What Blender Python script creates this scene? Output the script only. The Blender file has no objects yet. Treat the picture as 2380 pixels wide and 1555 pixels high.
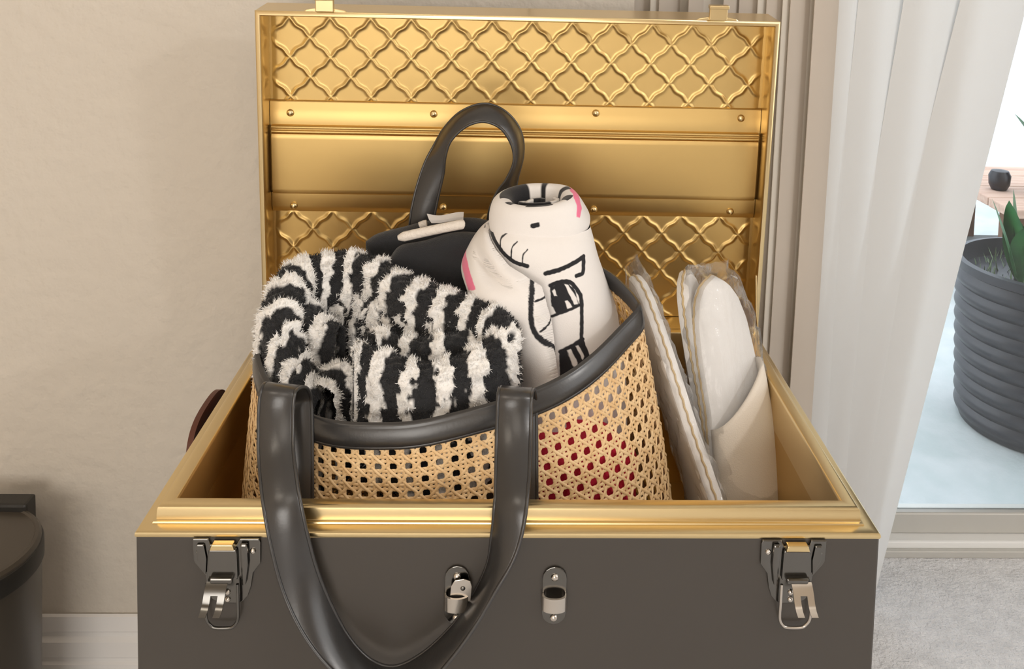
import bpy, math, random
import numpy as np
from mathutils import Vector, Matrix
random.seed(7); rng = np.random.default_rng(7)
S = bpy.context.scene
COL = S.collection
H = 0.572                       # height of the trunk's rim above the floor
# ------------------------------------------------------------------ camera
CAM = np.array([-0.01202, -0.80829, 0.52447 + H])
FW = np.array([0.03584608, 0.99572818, -0.08509083])
RT = np.array([0.99911899, -0.03384793, 0.02481069])
DN = np.array([0.02182456, -0.08590523, -0.99606425])
FPX, PPX, PPY = 2226.52, 1266.47, 55.62
cd = bpy.data.cameras.new('camera'); cam = bpy.data.objects.new('camera', cd); COL.objects.link(cam)
cd.sensor_width = 36.0; cd.sensor_fit = 'HORIZONTAL'; cd.lens = 36.0 * FPX / 2380
cd.shift_x = (1190 - PPX) / 2380; cd.shift_y = (PPY - 777.5) / 2380
cd.clip_start = 0.02
m = Matrix.Identity(4)
for i in range(3):
    m[i][0] = RT[i]; m[i][1] = -DN[i]; m[i][2] = -FW[i]; m[i][3] = CAM[i]
cam.matrix_world = m
S.camera = cam
def at(x, y, Y):                # photograph position -> point of the room at depth Y
    r = FW + RT * (x - PPX) / FPX + DN * (y - PPY) / FPX
    return CAM + r * (Y - CAM[1]) / r[1]
# ------------------------------------------------------------------ light
vs = S.view_settings
vs.view_transform = 'Standard'; vs.look = 'None'; vs.gamma = 1.0; vs.use_curve_mapping = False
vs.exposure = 0.06
S.cycles.use_denoising = True
S.cycles.max_bounces = 10; S.cycles.transparent_max_bounces = 24; S.cycles.sample_clamp_indirect = 6
w = bpy.data.worlds.new('sky'); S.world = w; w.use_nodes = True
bg = w.node_tree.nodes['Background']; bg.inputs[0].default_value = (0.88, 0.93, 1.0, 1); bg.inputs[1].default_value = 2.8
def area(name, loc, target, size, power, col, shape='DISK'):
    l = bpy.data.lights.new(name, 'AREA'); l.energy = power; l.color = col; l.shape = shape; l.size = size
    o = bpy.data.objects.new(name, l); COL.objects.link(o); o.location = loc
    o.rotation_euler = (Vector(target) - Vector(loc)).to_track_quat('-Z', 'Y').to_euler()
    return o
area('floor_lamp_light', (1.75, -1.2, 1.98), (-0.1, 0.3, 0.75), 0.18, 7.5, (1.0, 0.95, 0.90))
area('front_fill_light', (-0.5, -2.92, 0.75), (-0.55, 0.0, 0.15), 1.4, 34, (1.0, 0.96, 0.91), 'SQUARE')  # added fill to brighten the lower wall; the front wall has no window
area('ceiling_lamp_and_fill', (-1.15, -1.5, 2.44), (-0.8, -0.6, 0.0), 1.0, 9, (1.0, 0.89, 0.75))
area('ceiling_lamp_and_fill', (0.3, -2.3, 2.44), (0.3, -2.3, 0.0), 1.4, 9, (1.0, 0.92, 0.82))  # added farther back to brighten the room the gold reflects; no known lamp
area('sliding_door_daylight', (1.95, -0.9, 1.25), (0.0, 0.2, 0.6), 1.5, 12, (0.90, 0.95, 1.0), 'SQUARE')

# ------------------------------------------------------------------ helpers
def setprops(o, label=None, cat=None, group=None, kind=None):
    if label: o['label'] = label
    if cat: o['category'] = cat
    if group: o['group'] = group
    if kind: o['kind'] = kind
    return o
def thing(name, label, cat, loc, group=None):
    o = bpy.data.objects.new(name, None); COL.objects.link(o); o.location = loc; o.empty_display_size = 0.05
    return setprops(o, label, cat, group)
def rootloc(o):
    while o.parent: o = o.parent
    return np.array(o.location)
class MB:
    def __init__(s): s.v = []; s.f = []; s.c = []; s.n = 0
    def add(s, v, f, c=None):
        v = np.asarray(v, float).reshape(-1, 3); s.v.append(v)
        s.f.extend([tuple(int(i) + s.n for i in q) for q in f]); s.n += len(v)
        if c is not None: s.c.append(np.asarray(c, float).reshape(-1, 3))
        return s
    def box(s, a, b):
        x0, y0, z0 = a; x1, y1, z1 = b
        v = [(x0,y0,z0),(x1,y0,z0),(x1,y1,z0),(x0,y1,z0),(x0,y0,z1),(x1,y0,z1),(x1,y1,z1),(x0,y1,z1)]
        return s.add(v, [(0,3,2,1),(4,5,6,7),(0,1,5,4),(1,2,6,5),(2,3,7,6),(3,0,4,7)])
    def grid(s, P, closeu=False, closev=False, c=None, flip=False):
        P = np.asarray(P, float); a, b = P.shape[:2]; f = []
        for i in range(a if closeu else a - 1):
            i2 = (i + 1) % a
            for j in range(b if closev else b - 1):
                j2 = (j + 1) % b
                q = (i*b+j, i2*b+j, i2*b+j2, i*b+j2)
                f.append(q[::-1] if flip else q)
        return s.add(P.reshape(-1, 3), f, None if c is None else np.asarray(c).reshape(-1, 3))
    def tube(s, path, r, n=8, closed=False, caps=True):
        P = np.asarray(path, float); m_ = len(P); r = np.broadcast_to(r, (m_,))
        T = np.gradient(P, axis=0) if not closed else np.roll(P, -1, 0) - np.roll(P, 1, 0)
        T /= np.linalg.norm(T, axis=1)[:, None] + 1e-12
        up = np.array([0, 0, 1.0]) if abs(T[0][2]) < .9 else np.array([1.0, 0, 0])
        rings = []; N = np.cross(T[0], up); N /= np.linalg.norm(N)
        for i in range(m_):
            N = N - T[i] * (N @ T[i]); N /= np.linalg.norm(N); B = np.cross(T[i], N)
            a = np.linspace(0, 2*np.pi, n, endpoint=False)
            rings.append(P[i] + r[i] * (np.cos(a)[:, None]*N + np.sin(a)[:, None]*B))
        b0 = s.n; s.grid(np.array(rings), closed, True)
        if caps and not closed:
            s.f.append(tuple(b0 + k for k in range(n))); s.f.append(tuple(b0 + (m_-1)*n + k for k in range(n))[::-1])
        return s
    def lathe(s, prof, c=(0,0,0), n=48, axis=None):
        a = np.linspace(0, 2*np.pi, n, endpoint=False)
        G = np.array([[(r*np.cos(t), r*np.sin(t), z) for t in a] for r, z in prof])
        if axis is not None:
            q = Vector((0,0,1)).rotation_difference(Vector(axis)).to_matrix()
            G = G @ np.array(q).T
        b0 = s.n; s.grid(G + np.array(c), False, True, flip=True)
        s.f.append(tuple(b0 + k for k in range(n))[::-1]); s.f.append(tuple(b0 + (len(prof)-1)*n + k for k in range(n)))
        return s
    def prism(s, poly, fn, d0, d1):          # polygon (a, b) -> fn(a, b, depth)
        n = len(poly)
        v = [fn(a, b, d0) for a, b in poly] + [fn(a, b, d1) for a, b in poly]
        f = [tuple(range(n)), tuple(range(n, 2*n))[::-1]] + [(i, n+i, n+(i+1) % n, (i+1) % n) for i in range(n)]
        return s.add(v, f)
    def build(s, name, mat, parent=None, smooth=None, bevel=0, label=None, cat=None, group=None, kind=None, sub=0):
        v = np.concatenate(s.v) if s.v else np.zeros((0, 3))
        if parent is not None: o0 = rootloc(parent)
        else:
            lo, hi = v.min(0), v.max(0); o0 = np.array([(lo[0]+hi[0])/2, (lo[1]+hi[1])/2, lo[2]])
        me = bpy.data.meshes.new(name); me.from_pydata((v - o0).tolist(), [], s.f); me.update()
        if s.c:
            c = np.concatenate(s.c); at_ = me.attributes.new('Col', 'FLOAT_COLOR', 'POINT')
            at_.data.foreach_set('color', np.concatenate([c, np.ones((len(c), 1))], 1).astype(np.float32).ravel())
        o = bpy.data.objects.new(name, me); COL.objects.link(o); me.materials.append(mat)
        if parent is not None: o.parent = parent
        else: o.location = o0
        if smooth is not None:
            me.shade_smooth()
            if smooth < 180:
                try: me.set_sharp_from_angle(angle=math.radians(smooth))
                except Exception: pass
        if bevel:
            b = o.modifiers.new('bevel', 'BEVEL'); b.width = bevel; b.segments = 2; b.limit_method = 'ANGLE'; b.angle_limit = math.radians(35)
        if sub:
            b = o.modifiers.new('sub', 'SUBSURF'); b.levels = sub; b.render_levels = sub
        return setprops(o, label, cat, group, kind)
def spline(P, n, closed=False):                # Catmull-Rom through the points
    P = np.asarray(P, float); k = len(P)
    if closed: Q = np.concatenate([P[-1:], P, P[:2]]); seg = k
    else: Q = np.concatenate([2*P[:1]-P[1:2], P, 2*P[-1:]-P[-2:-1]]); seg = k - 1
    t = np.linspace(0, seg, n, endpoint=not closed); i = np.minimum(t.astype(int), seg-1); u = (t - i)[:, None]
    a, b, c, d = Q[i], Q[i+1], Q[i+2], Q[i+3]
    return .5*((2*b) + (-a+c)*u + (2*a-5*b+4*c-d)*u*u + (-a+3*b-3*c+d)*u**3)
def resample(P, n):
    d = np.r_[0, np.cumsum(np.linalg.norm(np.diff(P, axis=0), axis=1))]; t = np.linspace(0, d[-1], n)
    return np.stack([np.interp(t, d, P[:, k]) for k in range(P.shape[1])], 1), d[-1]
def smoothstep(a, b, x):
    t = np.clip((x-a)/(b-a), 0, 1); return t*t*(3-2*t)
def vnoise(P, seed=0):                         # cheap smooth noise, about -1..1
    r = np.random.default_rng(seed); out = 0
    for k in range(5):
        d = r.normal(size=3); d /= np.linalg.norm(d); out = out + np.sin(P @ d * (1 + .35*k) + r.uniform(0, 6.28))
    return out / 2.6
# ------------------------------------------------------------------ materials
def lin(r, g, b):
    f = lambda c: ((c/255+.055)/1.055)**2.4 if c > 10 else c/255/12.92
    return (f(r), f(g), f(b), 1)
def mat(name, col=None, rough=.5, metal=0, bump=None, var=None, attr=False, sheen=0, coat=0, spec=None, stretch=None, trans=0, aniso=0, roughvar=None):
    m_ = bpy.data.materials.new(name); m_.use_nodes = True; nt = m_.node_tree; P = nt.nodes['Principled BSDF']
    L = nt.links.new
    if col is not None: P.inputs['Base Color'].default_value = col
    P.inputs['Roughness'].default_value = rough; P.inputs['Metallic'].default_value = metal
    if sheen: P.inputs['Sheen Weight'].default_value = sheen
    if coat: P.inputs['Coat Weight'].default_value = coat; P.inputs['Coat Roughness'].default_value = .25
    if spec is not None: P.inputs['Specular IOR Level'].default_value = spec
    if aniso: P.inputs['Anisotropic'].default_value = aniso
    tc = nt.nodes.new('ShaderNodeTexCoord'); src = tc.outputs['Object']
    if stretch:
        mp = nt.nodes.new('ShaderNodeMapping'); mp.inputs['Scale'].default_value = stretch; L(src, mp.inputs[0]); src = mp.outputs[0]
    if attr:
        a = nt.nodes.new('ShaderNodeAttribute'); a.attribute_name = 'Col'; L(a.outputs['Color'], P.inputs['Base Color'])
    if var:                                    # (scale, second colour)
        n = nt.nodes.new('ShaderNodeTexNoise'); n.inputs['Scale'].default_value = var[0]; n.inputs['Detail'].default_value = 4; L(src, n.inputs['Vector'])
        mx = nt.nodes.new('ShaderNodeMix'); mx.data_type = 'RGBA'; mx.inputs[6].default_value = col; mx.inputs[7].default_value = var[1]
        rp = nt.nodes.new('ShaderNodeMapRange'); rp.inputs[1].default_value = .35; rp.inputs[2].default_value = .65; L(n.outputs['Fac'], rp.inputs[0])
        L(rp.outputs[0], mx.inputs[0]); L(mx.outputs[2], P.inputs['Base Color'])
    if roughvar:
        n = nt.nodes.new('ShaderNodeTexNoise'); n.inputs['Scale'].default_value = roughvar[0]; L(src, n.inputs['Vector'])
        rp = nt.nodes.new('ShaderNodeMapRange'); rp.inputs[3].default_value = roughvar[1]; rp.inputs[4].default_value = roughvar[2]; L(n.outputs['Fac'], rp.inputs[0]); L(rp.outputs[0], P.inputs['Roughness'])
    if bump:                                   # list of (scale, strength, distance)
        prev = None
        for sc, st, di in bump:
            n = nt.nodes.new('ShaderNodeTexNoise'); n.inputs['Scale'].default_value = sc; n.inputs['Detail'].default_value = 3; L(src, n.inputs['Vector'])
            b = nt.nodes.new('ShaderNodeBump'); b.inputs['Strength'].default_value = st; b.inputs['Distance'].default_value = di; L(n.outputs['Fac'], b.inputs['Height'])
            if prev: L(prev, b.inputs['Normal'])
            prev = b.outputs['Normal']
        L(prev, P.inputs['Normal'])
    if trans:
        nt.nodes.remove(P); d = nt.nodes.new('ShaderNodeBsdfDiffuse'); t = nt.nodes.new('ShaderNodeBsdfTranslucent'); x = nt.nodes.new('ShaderNodeMixShader')
        d.inputs[0].default_value = col; t.inputs[0].default_value = col; x.inputs[0].default_value = trans
        L(d.outputs[0], x.inputs[1]); L(t.outputs[0], x.inputs[2]); L(x.outputs[0], nt.nodes['Material Output'].inputs[0])
    return m_
def film(name, tint, gloss_rough, base=0.04, bump=None, haze=0.0, hazecol=(1,1,1,1), refl=1.0):
    m_ = bpy.data.materials.new(name); m_.use_nodes = True; nt = m_.node_tree; L = nt.links.new
    nt.nodes.remove(nt.nodes['Principled BSDF'])
    t = nt.nodes.new('ShaderNodeBsdfTransparent'); t.inputs[0].default_value = tint
    g = nt.nodes.new('ShaderNodeBsdfGlossy'); g.inputs['Roughness'].default_value = gloss_rough
    fr = nt.nodes.new('ShaderNodeFresnel'); fr.inputs[0].default_value = 1.45
    x = nt.nodes.new('ShaderNodeMixShader')
    if bump:
        tc = nt.nodes.new('ShaderNodeTexCoord'); n = nt.nodes.new('ShaderNodeTexNoise'); n.inputs['Scale'].default_value = bump[0]; n.inputs['Detail'].default_value = 5
        mp = nt.nodes.new('ShaderNodeMapping'); mp.inputs['Scale'].default_value = (1.6, 1.0, .5); L(tc.outputs['Object'], mp.inputs[0]); L(mp.outputs[0], n.inputs['Vector'])
        b = nt.nodes.new('ShaderNodeBump'); b.inputs['Strength'].default_value = bump[1]; b.inputs['Distance'].default_value = bump[2]
        L(n.outputs['Fac'], b.inputs['Height']); L(b.outputs[0], g.inputs['Normal']); L(b.outputs[0], fr.inputs['Normal'])
    mu = nt.nodes.new('ShaderNodeMath'); mu.operation = 'MULTIPLY'; mu.inputs[1].default_value = refl; L(fr.outputs[0], mu.inputs[0])
    L(mu.outputs[0], x.inputs[0]); L(t.outputs[0], x.inputs[1]); L(g.outputs[0], x.inputs[2])
    out = x.outputs[0]
    if haze:
        d = nt.nodes.new('ShaderNodeBsdfDiffuse'); d.inputs[0].default_value = hazecol; y = nt.nodes.new('ShaderNodeMixShader'); y.inputs[0].default_value = haze
        L(out, y.inputs[1]); L(d.outputs[0], y.inputs[2]); out = y.outputs[0]
    L(out, nt.nodes['Material Output'].inputs[0])
    return m_
M = {}
M['wall'] = mat('textured_wall_paint', lin(215, 207, 195), .75, bump=[(34, .42, .010), (95, .25, .004)])
M['roomwall'] = mat('room_wall_paint', lin(222, 208, 190), .8)
M['ceil'] = mat('ceiling_paint', lin(236, 230, 222), .85)
M['carpet'] = mat('carpet_pile', lin(236, 236, 238), .95, bump=[(160, .8, .006), (700, .6, .002)], var=(35, lin(222, 222, 224)))
M['trim'] = mat('white_gloss_paint', lin(244, 242, 240), .4)
M['gold'] = mat('brushed_gold_metal', (0.68, 0.48, 0.195, 1), .42, 1, bump=[(9, .05, .01)], roughvar=(6, .36, .46))
M['goldrim'] = mat('polished_gold_metal', (0.76, 0.60, 0.33, 1), .28, 1)
M['black'] = mat('black_enamel', (.046, .039, .032, 1), .36, 0, coat=.3, spec=.5, bump=[(260, .03, .001)])
M['nickel'] = mat('black_nickel', (.17, .165, .155, 1), .18, 1)
M['steel'] = mat('bright_nickel', (.62, .58, .53, 1), .22, 1)
M['leather'] = mat('black_leather', (.026, .025, .025, 1), .32, 0, bump=[(420, .12, .0008)], spec=.6, coat=.45)
M['brown'] = mat('brown_leather', lin(96, 52, 36), .5, bump=[(300, .2, .001)])
M['cane'] = mat('rattan_cane', lin(240, 208, 160), .48, var=(90, lin(226, 188, 136)), spec=.45)
M['base'] = mat('black_board', (.03, .03, .03, 1), .7)
M['terry'] = mat('terry_cotton', rough=.95, attr=True, sheen=.3, bump=[(500, .5, .002)])
M['pile'] = mat('terry_loops', rough=.95, attr=True, sheen=.2)
M['velour'] = mat('printed_velour', rough=.9, attr=True, sheen=.25, bump=[(900, .25, .0008)])
M['blacktowel'] = mat('black_velour', lin(40, 41, 44), .95, sheen=.25, bump=[(900, .6, .0015), (60, .3, .004)])
M['tag'] = mat('white_satin', lin(225, 222, 220), .6, bump=[(200, .3, .001)])
M['chenille'] = mat('cream_embroidery', lin(232, 224, 214), .95, bump=[(300, .9, .002)])
M['red'] = mat('red_cotton', lin(222, 38, 70), .9, bump=[(500, .4, .001)])
M['greycloth'] = mat('pale_grey_cotton', lin(198, 196, 202), .9, bump=[(500, .4, .001)])
M['slip'] = mat('white_fleece', lin(236, 234, 232), .95, sheen=.3, bump=[(700, .4, .001)])
M['slipup'] = mat('cream_fleece', lin(234, 225, 212), .95, sheen=.3, bump=[(700, .5, .001)])
M['braid'] = mat('beige_braid', lin(206, 182, 140), .8, bump=[(600, .6, .001)])
M['poly'] = film('clear_plastic_film', (.99, .99, .99, 1), .07, bump=(28, .5, .012), haze=.05, refl=.6)
M['glass'] = film('window_glass', (.95, .97, .97, 1), .01)
M['blind'] = mat('cream_vinyl', lin(240, 240, 239), .5, trans=.46, bump=None)
M['striplit'] = mat('slat_vinyl_lit', lin(242, 236, 226), .6, trans=.45)
M['stripshade'] = mat('slat_vinyl_shaded', lin(224, 214, 202), .6, trans=.38)  # darker copy of the same slat vinyl, shade put into its colour
M['alu'] = mat('aluminium', lin(196, 194, 188), .4, .3)
M['sill'] = mat('white_aluminium', lin(232, 232, 230), .4)
M['bin'] = mat('bin_enamel', lin(66, 60, 52), .42, coat=.2)
M['binlid'] = mat('bin_lid_plastic', lin(78, 71, 62), .38)
M['binblack'] = mat('black_plastic', lin(40, 38, 35), .5)
M['patio'] = mat('patio_concrete', lin(198, 202, 203), .8, var=(9, lin(182, 190, 190)), bump=[(60, .3, .004)])
M['extwall'] = mat('white_stucco', lin(240, 243, 248), .8)
M['pot'] = mat('ribbed_black_pot', lin(30, 32, 41), .36)
M['soil'] = mat('soil', lin(52, 46, 38), .95, bump=[(80, .8, .02)])
M['leaf'] = mat('leaf_green', lin(52, 120, 58), .5, var=(14, lin(30, 84, 44)))
M['grass'] = mat('pale_moss', lin(112, 132, 96), .9)
M['wood'] = mat('weathered_wood', lin(206, 176, 158), .7, var=(6, lin(186, 152, 134)), stretch=(1, 8, 8))
M['wooddark'] = mat('brown_wood', lin(120, 84, 60), .7, var=(8, lin(90, 62, 44)), stretch=(8, 8, 1))
M['greyboard'] = mat('grey_board', lin(128, 136, 138), .7)
M['bead'] = mat('bead_chain_metal', (.5, .46, .38, 1), .3, 1)

# ------------------------------------------------------------------ the room
XL, XR, YF, ZC, YW, YD = -1.9, 2.3, -3.0, 2.5, 0.56, 0.86
XE = 0.165                                      # where the wall ends and the sliding door's opening begins
MB().box((XL-.1, YF-.1, -.06), (XR+.1, YD+.04, 0)).build('floor', M['carpet'], kind='structure', label='pale carpet running up to the sliding door threshold')
MB().box((XL, YF, ZC), (XR, YD+.1, ZC+.08)).build('ceiling', M['ceil'], kind='structure', label='plain white ceiling above the room')
MB().box((XL, YW, 0), (XE, YD+.06, ZC)).build('wall_back', M['wall'], kind='structure', label='cream textured plaster wall behind the open trunk')
MB().box((XE, YD-.03, 2.06), (XR, YD+.06, ZC)).build('wall_header', M['wall'], kind='structure', label='cream wall strip above the sliding door')
MB().box((XL-.1, YF, 0), (XL, YD+.06, ZC)).build('wall_left', M['roomwall'], kind='structure', label='plain cream wall on the left of the room')
MB().box((XR, YF, 0), (XR+.1, YD+.06, ZC)).build('wall_right', M['roomwall'], kind='structure', label='plain cream wall on the right of the room')
MB().box((XL-.1, YF-.1, 0), (XR+.1, YF, ZC)).build('wall_front', M['roomwall'], kind='structure', label='plain cream wall behind the camera')
bb = [(0, 0), (.0, .082), (.004, .086), (.008, .084), (.009, .062), (.006, .058), (.006, .052), (.0125, .047), (.0125, .024), (.010, .020), (.0105, .016), (.014, .013), (.014, 0)]
b = MB(); x0, x1 = XL, XE
b.add([(x0, YW - d, z) for d, z in bb] + [(x1, YW - d, z) for d, z in bb], [(i, i+len(bb), (i+1) % len(bb)+len(bb), (i+1) % len(bb)) for i in range(len(bb))] + [tuple(range(len(bb)))[::-1], tuple(range(len(bb), 2*len(bb)))])
b.build('baseboard_back', M['trim'], kind='structure', label='white moulded baseboard along the cream wall')

# sliding door
dr = thing('door_1', None, None, (1.2, YD, 0)); dr['kind'] = 'structure'; dr['label'] = 'aluminium framed sliding glass door to the patio'
MB().box((XE, YD-.045, 0), (XR, YD-.035, .014)).build('threshold', M['alu'], dr, bevel=.002)
MB().box((XE, YD-.035, 0), (XR, YD+.05, .026)).build('track', M['sill'], dr, bevel=.003)
MB().box((XE, YD-.012, .026), (XR, YD+.02, .066)).build('bottom_rail', M['alu'], dr, bevel=.003)
MB().box((XE, YD-.012, 2.0), (XR, YD+.02, 2.06)).build('top_rail', M['alu'], dr, bevel=.003)
MB().box((XE, YD-.012, .066), (XE+.05, YD+.02, 2.0)).build('stile', M['alu'], dr, bevel=.003)
MB().box((XR-.05, YD-.012, .066), (XR, YD+.02, 2.0)).build('stile', M['alu'], dr, bevel=.003)
MB().box((XE+.05, YD, .066), (XR-.05, YD+.005, 2.0)).build('glass_pane', M['glass'], dr)

# outside
MB().box((-1.5, YD+.06, -.10), (6, 5.0, -.05)).build('patio_floor', M['patio'], kind='structure', label='pale bluish concrete patio outside the glass door')
MB().box((-1.5, 4.0, -.05), (6, 4.12, 3.0)).build('wall_patio', M['extwall'], kind='structure', label='bright white patio wall outside')

# ------------------------------------------------------------------ vertical blinds
vb = thing('vertical_blind', 'cream vertical blind with its slats gathered beside the sliding door', 'blind', (0.5, .66, 0))
def slat(xt, yt, ztop, length, ang, tilt, curve, mt, wd=.089, rad=.055, base=.02):
    n = 9; t = np.linspace(-1, 1, n)
    cx = t * wd/2; cy = curve * (1 - t*t) * .009
    ca, sa = math.cos(ang), math.sin(ang)
    px, py = cx*ca - cy*sa, cx*sa + cy*ca
    zs = np.linspace(0, -length, 14); G = np.zeros((14, 2*n, 3)); th = .0009
    nx, ny = -sa*th, ca*th
    for i, z in enumerate(zs):
        ox = math.tan(tilt) * z
        G[i, :n] = np.stack([xt + ox + px, yt + py, np.full(n, ztop + z)], 1)
        G[i, n:] = np.stack([xt + ox + px + nx, yt + py + ny, np.full(n, ztop + z)], 1)[::-1]
    b = MB(); b.grid(G, False, True)
    return b.build('slat', mt, vb, smooth=60)
ZT = 2.0
MB().box((XE, .60, ZT+.005), (XR-.1, .66, ZT+.05)).build('headrail', M['sill'], vb, bevel=.003)
def xat(px, Y): return at(px, 400, Y)[0]
# the gathered slats: nearly edge-on
edges = [1446, 1476, 1510, 1545, 1575, 1603, 1638, 1676, 1712, 1738, 1768, 1800, 1828, 1852, 1880, 1906, 1930]
for k, e in enumerate(edges):
    a = math.radians([30, 44, 34, 50, 38][k % 5])
    slat(xat(e, .63), .63 + .006*(k % 2), ZT, 1.975, a, .004 + .0007*k, -1, M['striplit'] if k % 2 else M['stripshade'])  # alternating light and shade of the stack put into the slat colours
# the front slats: turned flat to the room and leaning
for k, (p0, p1, tl, an) in enumerate([(1925, 2040, .02, 24), (1985, 2145, .055, 20), (2075, 2280, .115, 16), (2200, 2420, .19, 12)]):
    Y = .652 + .010*k
    a0, a1 = at(p0, 0, Y), at(p1, 0, Y)
    xm = (a0[0] + a1[0]) / 2
    wd = (a1[0]-a0[0]) / math.cos(math.radians(an))
    zt = at(1900, 0, Y)[2]
    slat(xm + math.tan(tl)*(ZT - zt), Y, ZT, 1.985, math.radians(an), tl, -1, M['blind'], wd=min(wd, .125))
# bead chain of the blind
pc = at(1231, 5, .545); b = MB(); zz = np.arange(1.02, 1.98, .0058)
ico = [(0, 0, 1), (.894, 0, .447), (.276, .851, .447), (-.724, .526, .447), (-.724, -.526, .447), (.276, -.851, .447), (.724, .526, -.447), (-.276, .851, -.447), (-.894, 0, -.447), (-.276, -.851, -.447), (.724, -.526, -.447), (0, 0, -1)]
icf = [(0,1,2),(0,2,3),(0,3,4),(0,4,5),(0,5,1),(1,6,2),(2,7,3),(3,8,4),(4,9,5),(5,10,1),(1,10,6),(2,6,7),(3,7,8),(4,8,9),(5,9,10),(11,7,6),(11,8,7),(11,9,8),(11,10,9),(11,6,10)]
for z in zz: b.add(np.array(ico)*.0022 + np.array([pc[0], .545, z]), icf)
b.tube([(pc[0], .545, 1.02), (pc[0], .545, 1.98)], .0006, 5)
b.build('bead_chain', M['bead'], smooth=180, label='thin metal bead chain hanging on the wall above the lid', cat='chain')

# ------------------------------------------------------------------ the trunk
D, LEAN, HW = 0.435, math.radians(5.57), 0.33
tr = thing('storage_trunk', 'black metal storage trunk with gold lining and open lid', 'trunk', (0, D/2, 0))
def rectloop(o): return [(-HW+o, o), (HW-o, o), (HW-o, D-o), (-HW+o, D-o)]
def rect_sweep(mb, prof, closed=False):
    G = np.array([[(x, y, H+z) for x, y in rectloop(o)] for o, z in prof]); mb.grid(G, closed, True); return mb
b = MB()
v = [(x, y, z) for z in (0.0, H-.002) for x, y in rectloop(0)]
b.add(v, [(0,1,5,4), (1,2,6,5), (2,3,7,6), (3,0,4,7), (3,2,1,0)])
b.build('body', M['black'], tr, bevel=.002, label='dark enamelled outside of the trunk')
rim = [(.0, -.003), (-.0008, -.001), (-.0004, .0012), (.0012, .0022), (.0105, .003), (.0110, .0042), (.0125, .0046), (.0132, .0052), (.0136, .013), (.0142, .0158), (.0160, .0172), (.0182, .0176), (.0262, .0170), (.0275, .0160), (.0280, .0140), (.0280, -.03)]
rect_sweep(MB(), rim).build('rim', M['goldrim'], tr, smooth=40, label='stepped polished gold rim')
TR = -.19                                       # inner floor
b = MB(); rect_sweep(b, [(.0278, -.02), (.0278, TR)]); n0 = b.n
b.f.append((n0-4, n0-3, n0-2, n0-1)); b.build('lining', M['gold'], tr, label='gold lining of the trunk')
# small scratches of wear are left to the metal
def LID(x, vv, d):                              # lid coordinates: across, up the open lid, depth into it
    return (x, D - math.sin(LEAN)*vv + math.cos(LEAN)*d, H + math.cos(LEAN)*vv + math.sin(LEAN)*d)
LL, LDp = 0.432, .062
def lid_loop(o): return [(-HW+o, o), (HW-o, o), (HW-o, LL-o), (-HW+o, LL-o)]
def lid_sweep(mb, prof):
    mb.grid(np.array([[LID(x, vv, d) for x, vv in lid_loop(o)] for o, d in prof]), False, True, flip=True); return mb
b = MB(); lid_sweep(b, [(0, .002), (0, LDp)]); b.f.append(tuple(b.n-4+k for k in range(4)))
lid = b.build('lid', M['black'], tr, label='open lid, black outside')
lid_sweep(MB(), [(-.0006, .0625), (-.0006, .006), (-.001, .001), (0, 0), (.0015, -.0006), (.0048, -.0006), (.006, .0006), (.0064, .003), (.0064, .012), (.0035, .014), (.0035, .052)]).build('lid_rim', M['goldrim'], lid, smooth=40, label='gold edge and inner sides of the lid')
# pressed lattice sheets
def lattice(v0, v1):
    px = .0527; xs = np.linspace(-.3265, .3265, 560); vv = np.linspace(v0, v1, int((v1-v0)/.00118))
    X, V = np.meshgrid(xs, vv)
    a = (X + .273)/px; c_ = (V - .3376)/px
    u, w_ = a + c_, a - c_
    am = .030
    def ridge(p_, q_):
        s_ = .75*np.sin(2*np.pi*q_) - .55*np.sin(4*np.pi*q_)
        e = p_ + am*s_; e = e - np.round(e)
        return np.exp(-(np.abs(e)*px*.7071/.0023)**2)
    h = np.maximum(ridge(u, w_), ridge(w_, u))
    fade = smoothstep(.3265, .312, np.abs(X)) * smoothstep(v0, v0+.004, V) * smoothstep(v1, v1-.006, V)
    dd = .048 - .0020*h*fade + .002*smoothstep(.316, .3265, np.abs(X))
    th = LEAN
    return np.stack([X, D - math.sin(th)*V + math.cos(th)*dd, H + math.cos(th)*V + math.sin(th)*dd], -1)
MB().grid(lattice(.303, .4285), flip=True).build('pressed_sheet', M['gold'], lid, smooth=180, label='gold sheet pressed with a wavy diamond lattice, upper')
MB().grid(lattice(.004, .153), flip=True).build('pressed_sheet', M['gold'], lid, smooth=180, label='gold sheet pressed with a wavy diamond lattice, lower')
def band(prof, xw, name, lab):
    n = len(prof); b = MB()
    b.grid(np.array([[LID(-xw-.002, vv, .05), LID(-xw, vv, d), LID(xw, vv, d), LID(xw+.002, vv, .05)] for vv, d in prof]), flip=False)
    return b.build(name, M['gold'], lid, smooth=35, label=lab)
band([(.306, .048), (.305, .0455), (.3035, .0445), (.296, .0445), (.2945, .0435), (.2725, .0435)], .326, 'riveted_strip', 'plain riveted strip under the upper lattice')
arcs = []
for c0 in (.2705, .2645):
    for a in np.linspace(0, math.pi, 9): arcs.append((c0 + .0022*math.cos(a), .0405 - .0026*math.sin(a)))
band([(.2735, .0435)] + arcs + [(.2615, .0385), (.259, .0375), (.255, .0372), (.186, .0372), (.181, .0376), (.179, .039), (.1785, .0445)], .3235, 'centre_band', 'raised smooth band across the middle of the lid')
band([(.1790, .0435), (.1600, .0435), (.1570, .0450), (.1535, .0462), (.151, .048)], .326, 'riveted_strip', 'plain riveted strip above the lower lattice')
b = MB(); b.add([LID(-.3265, .003, .0495), LID(.3265, .003, .0495), LID(.3265, .4285, .0495), LID(-.3265, .4285, .0495)], [(0, 1, 2, 3)]); b.build('lid_backing', M['gold'], lid)
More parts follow.
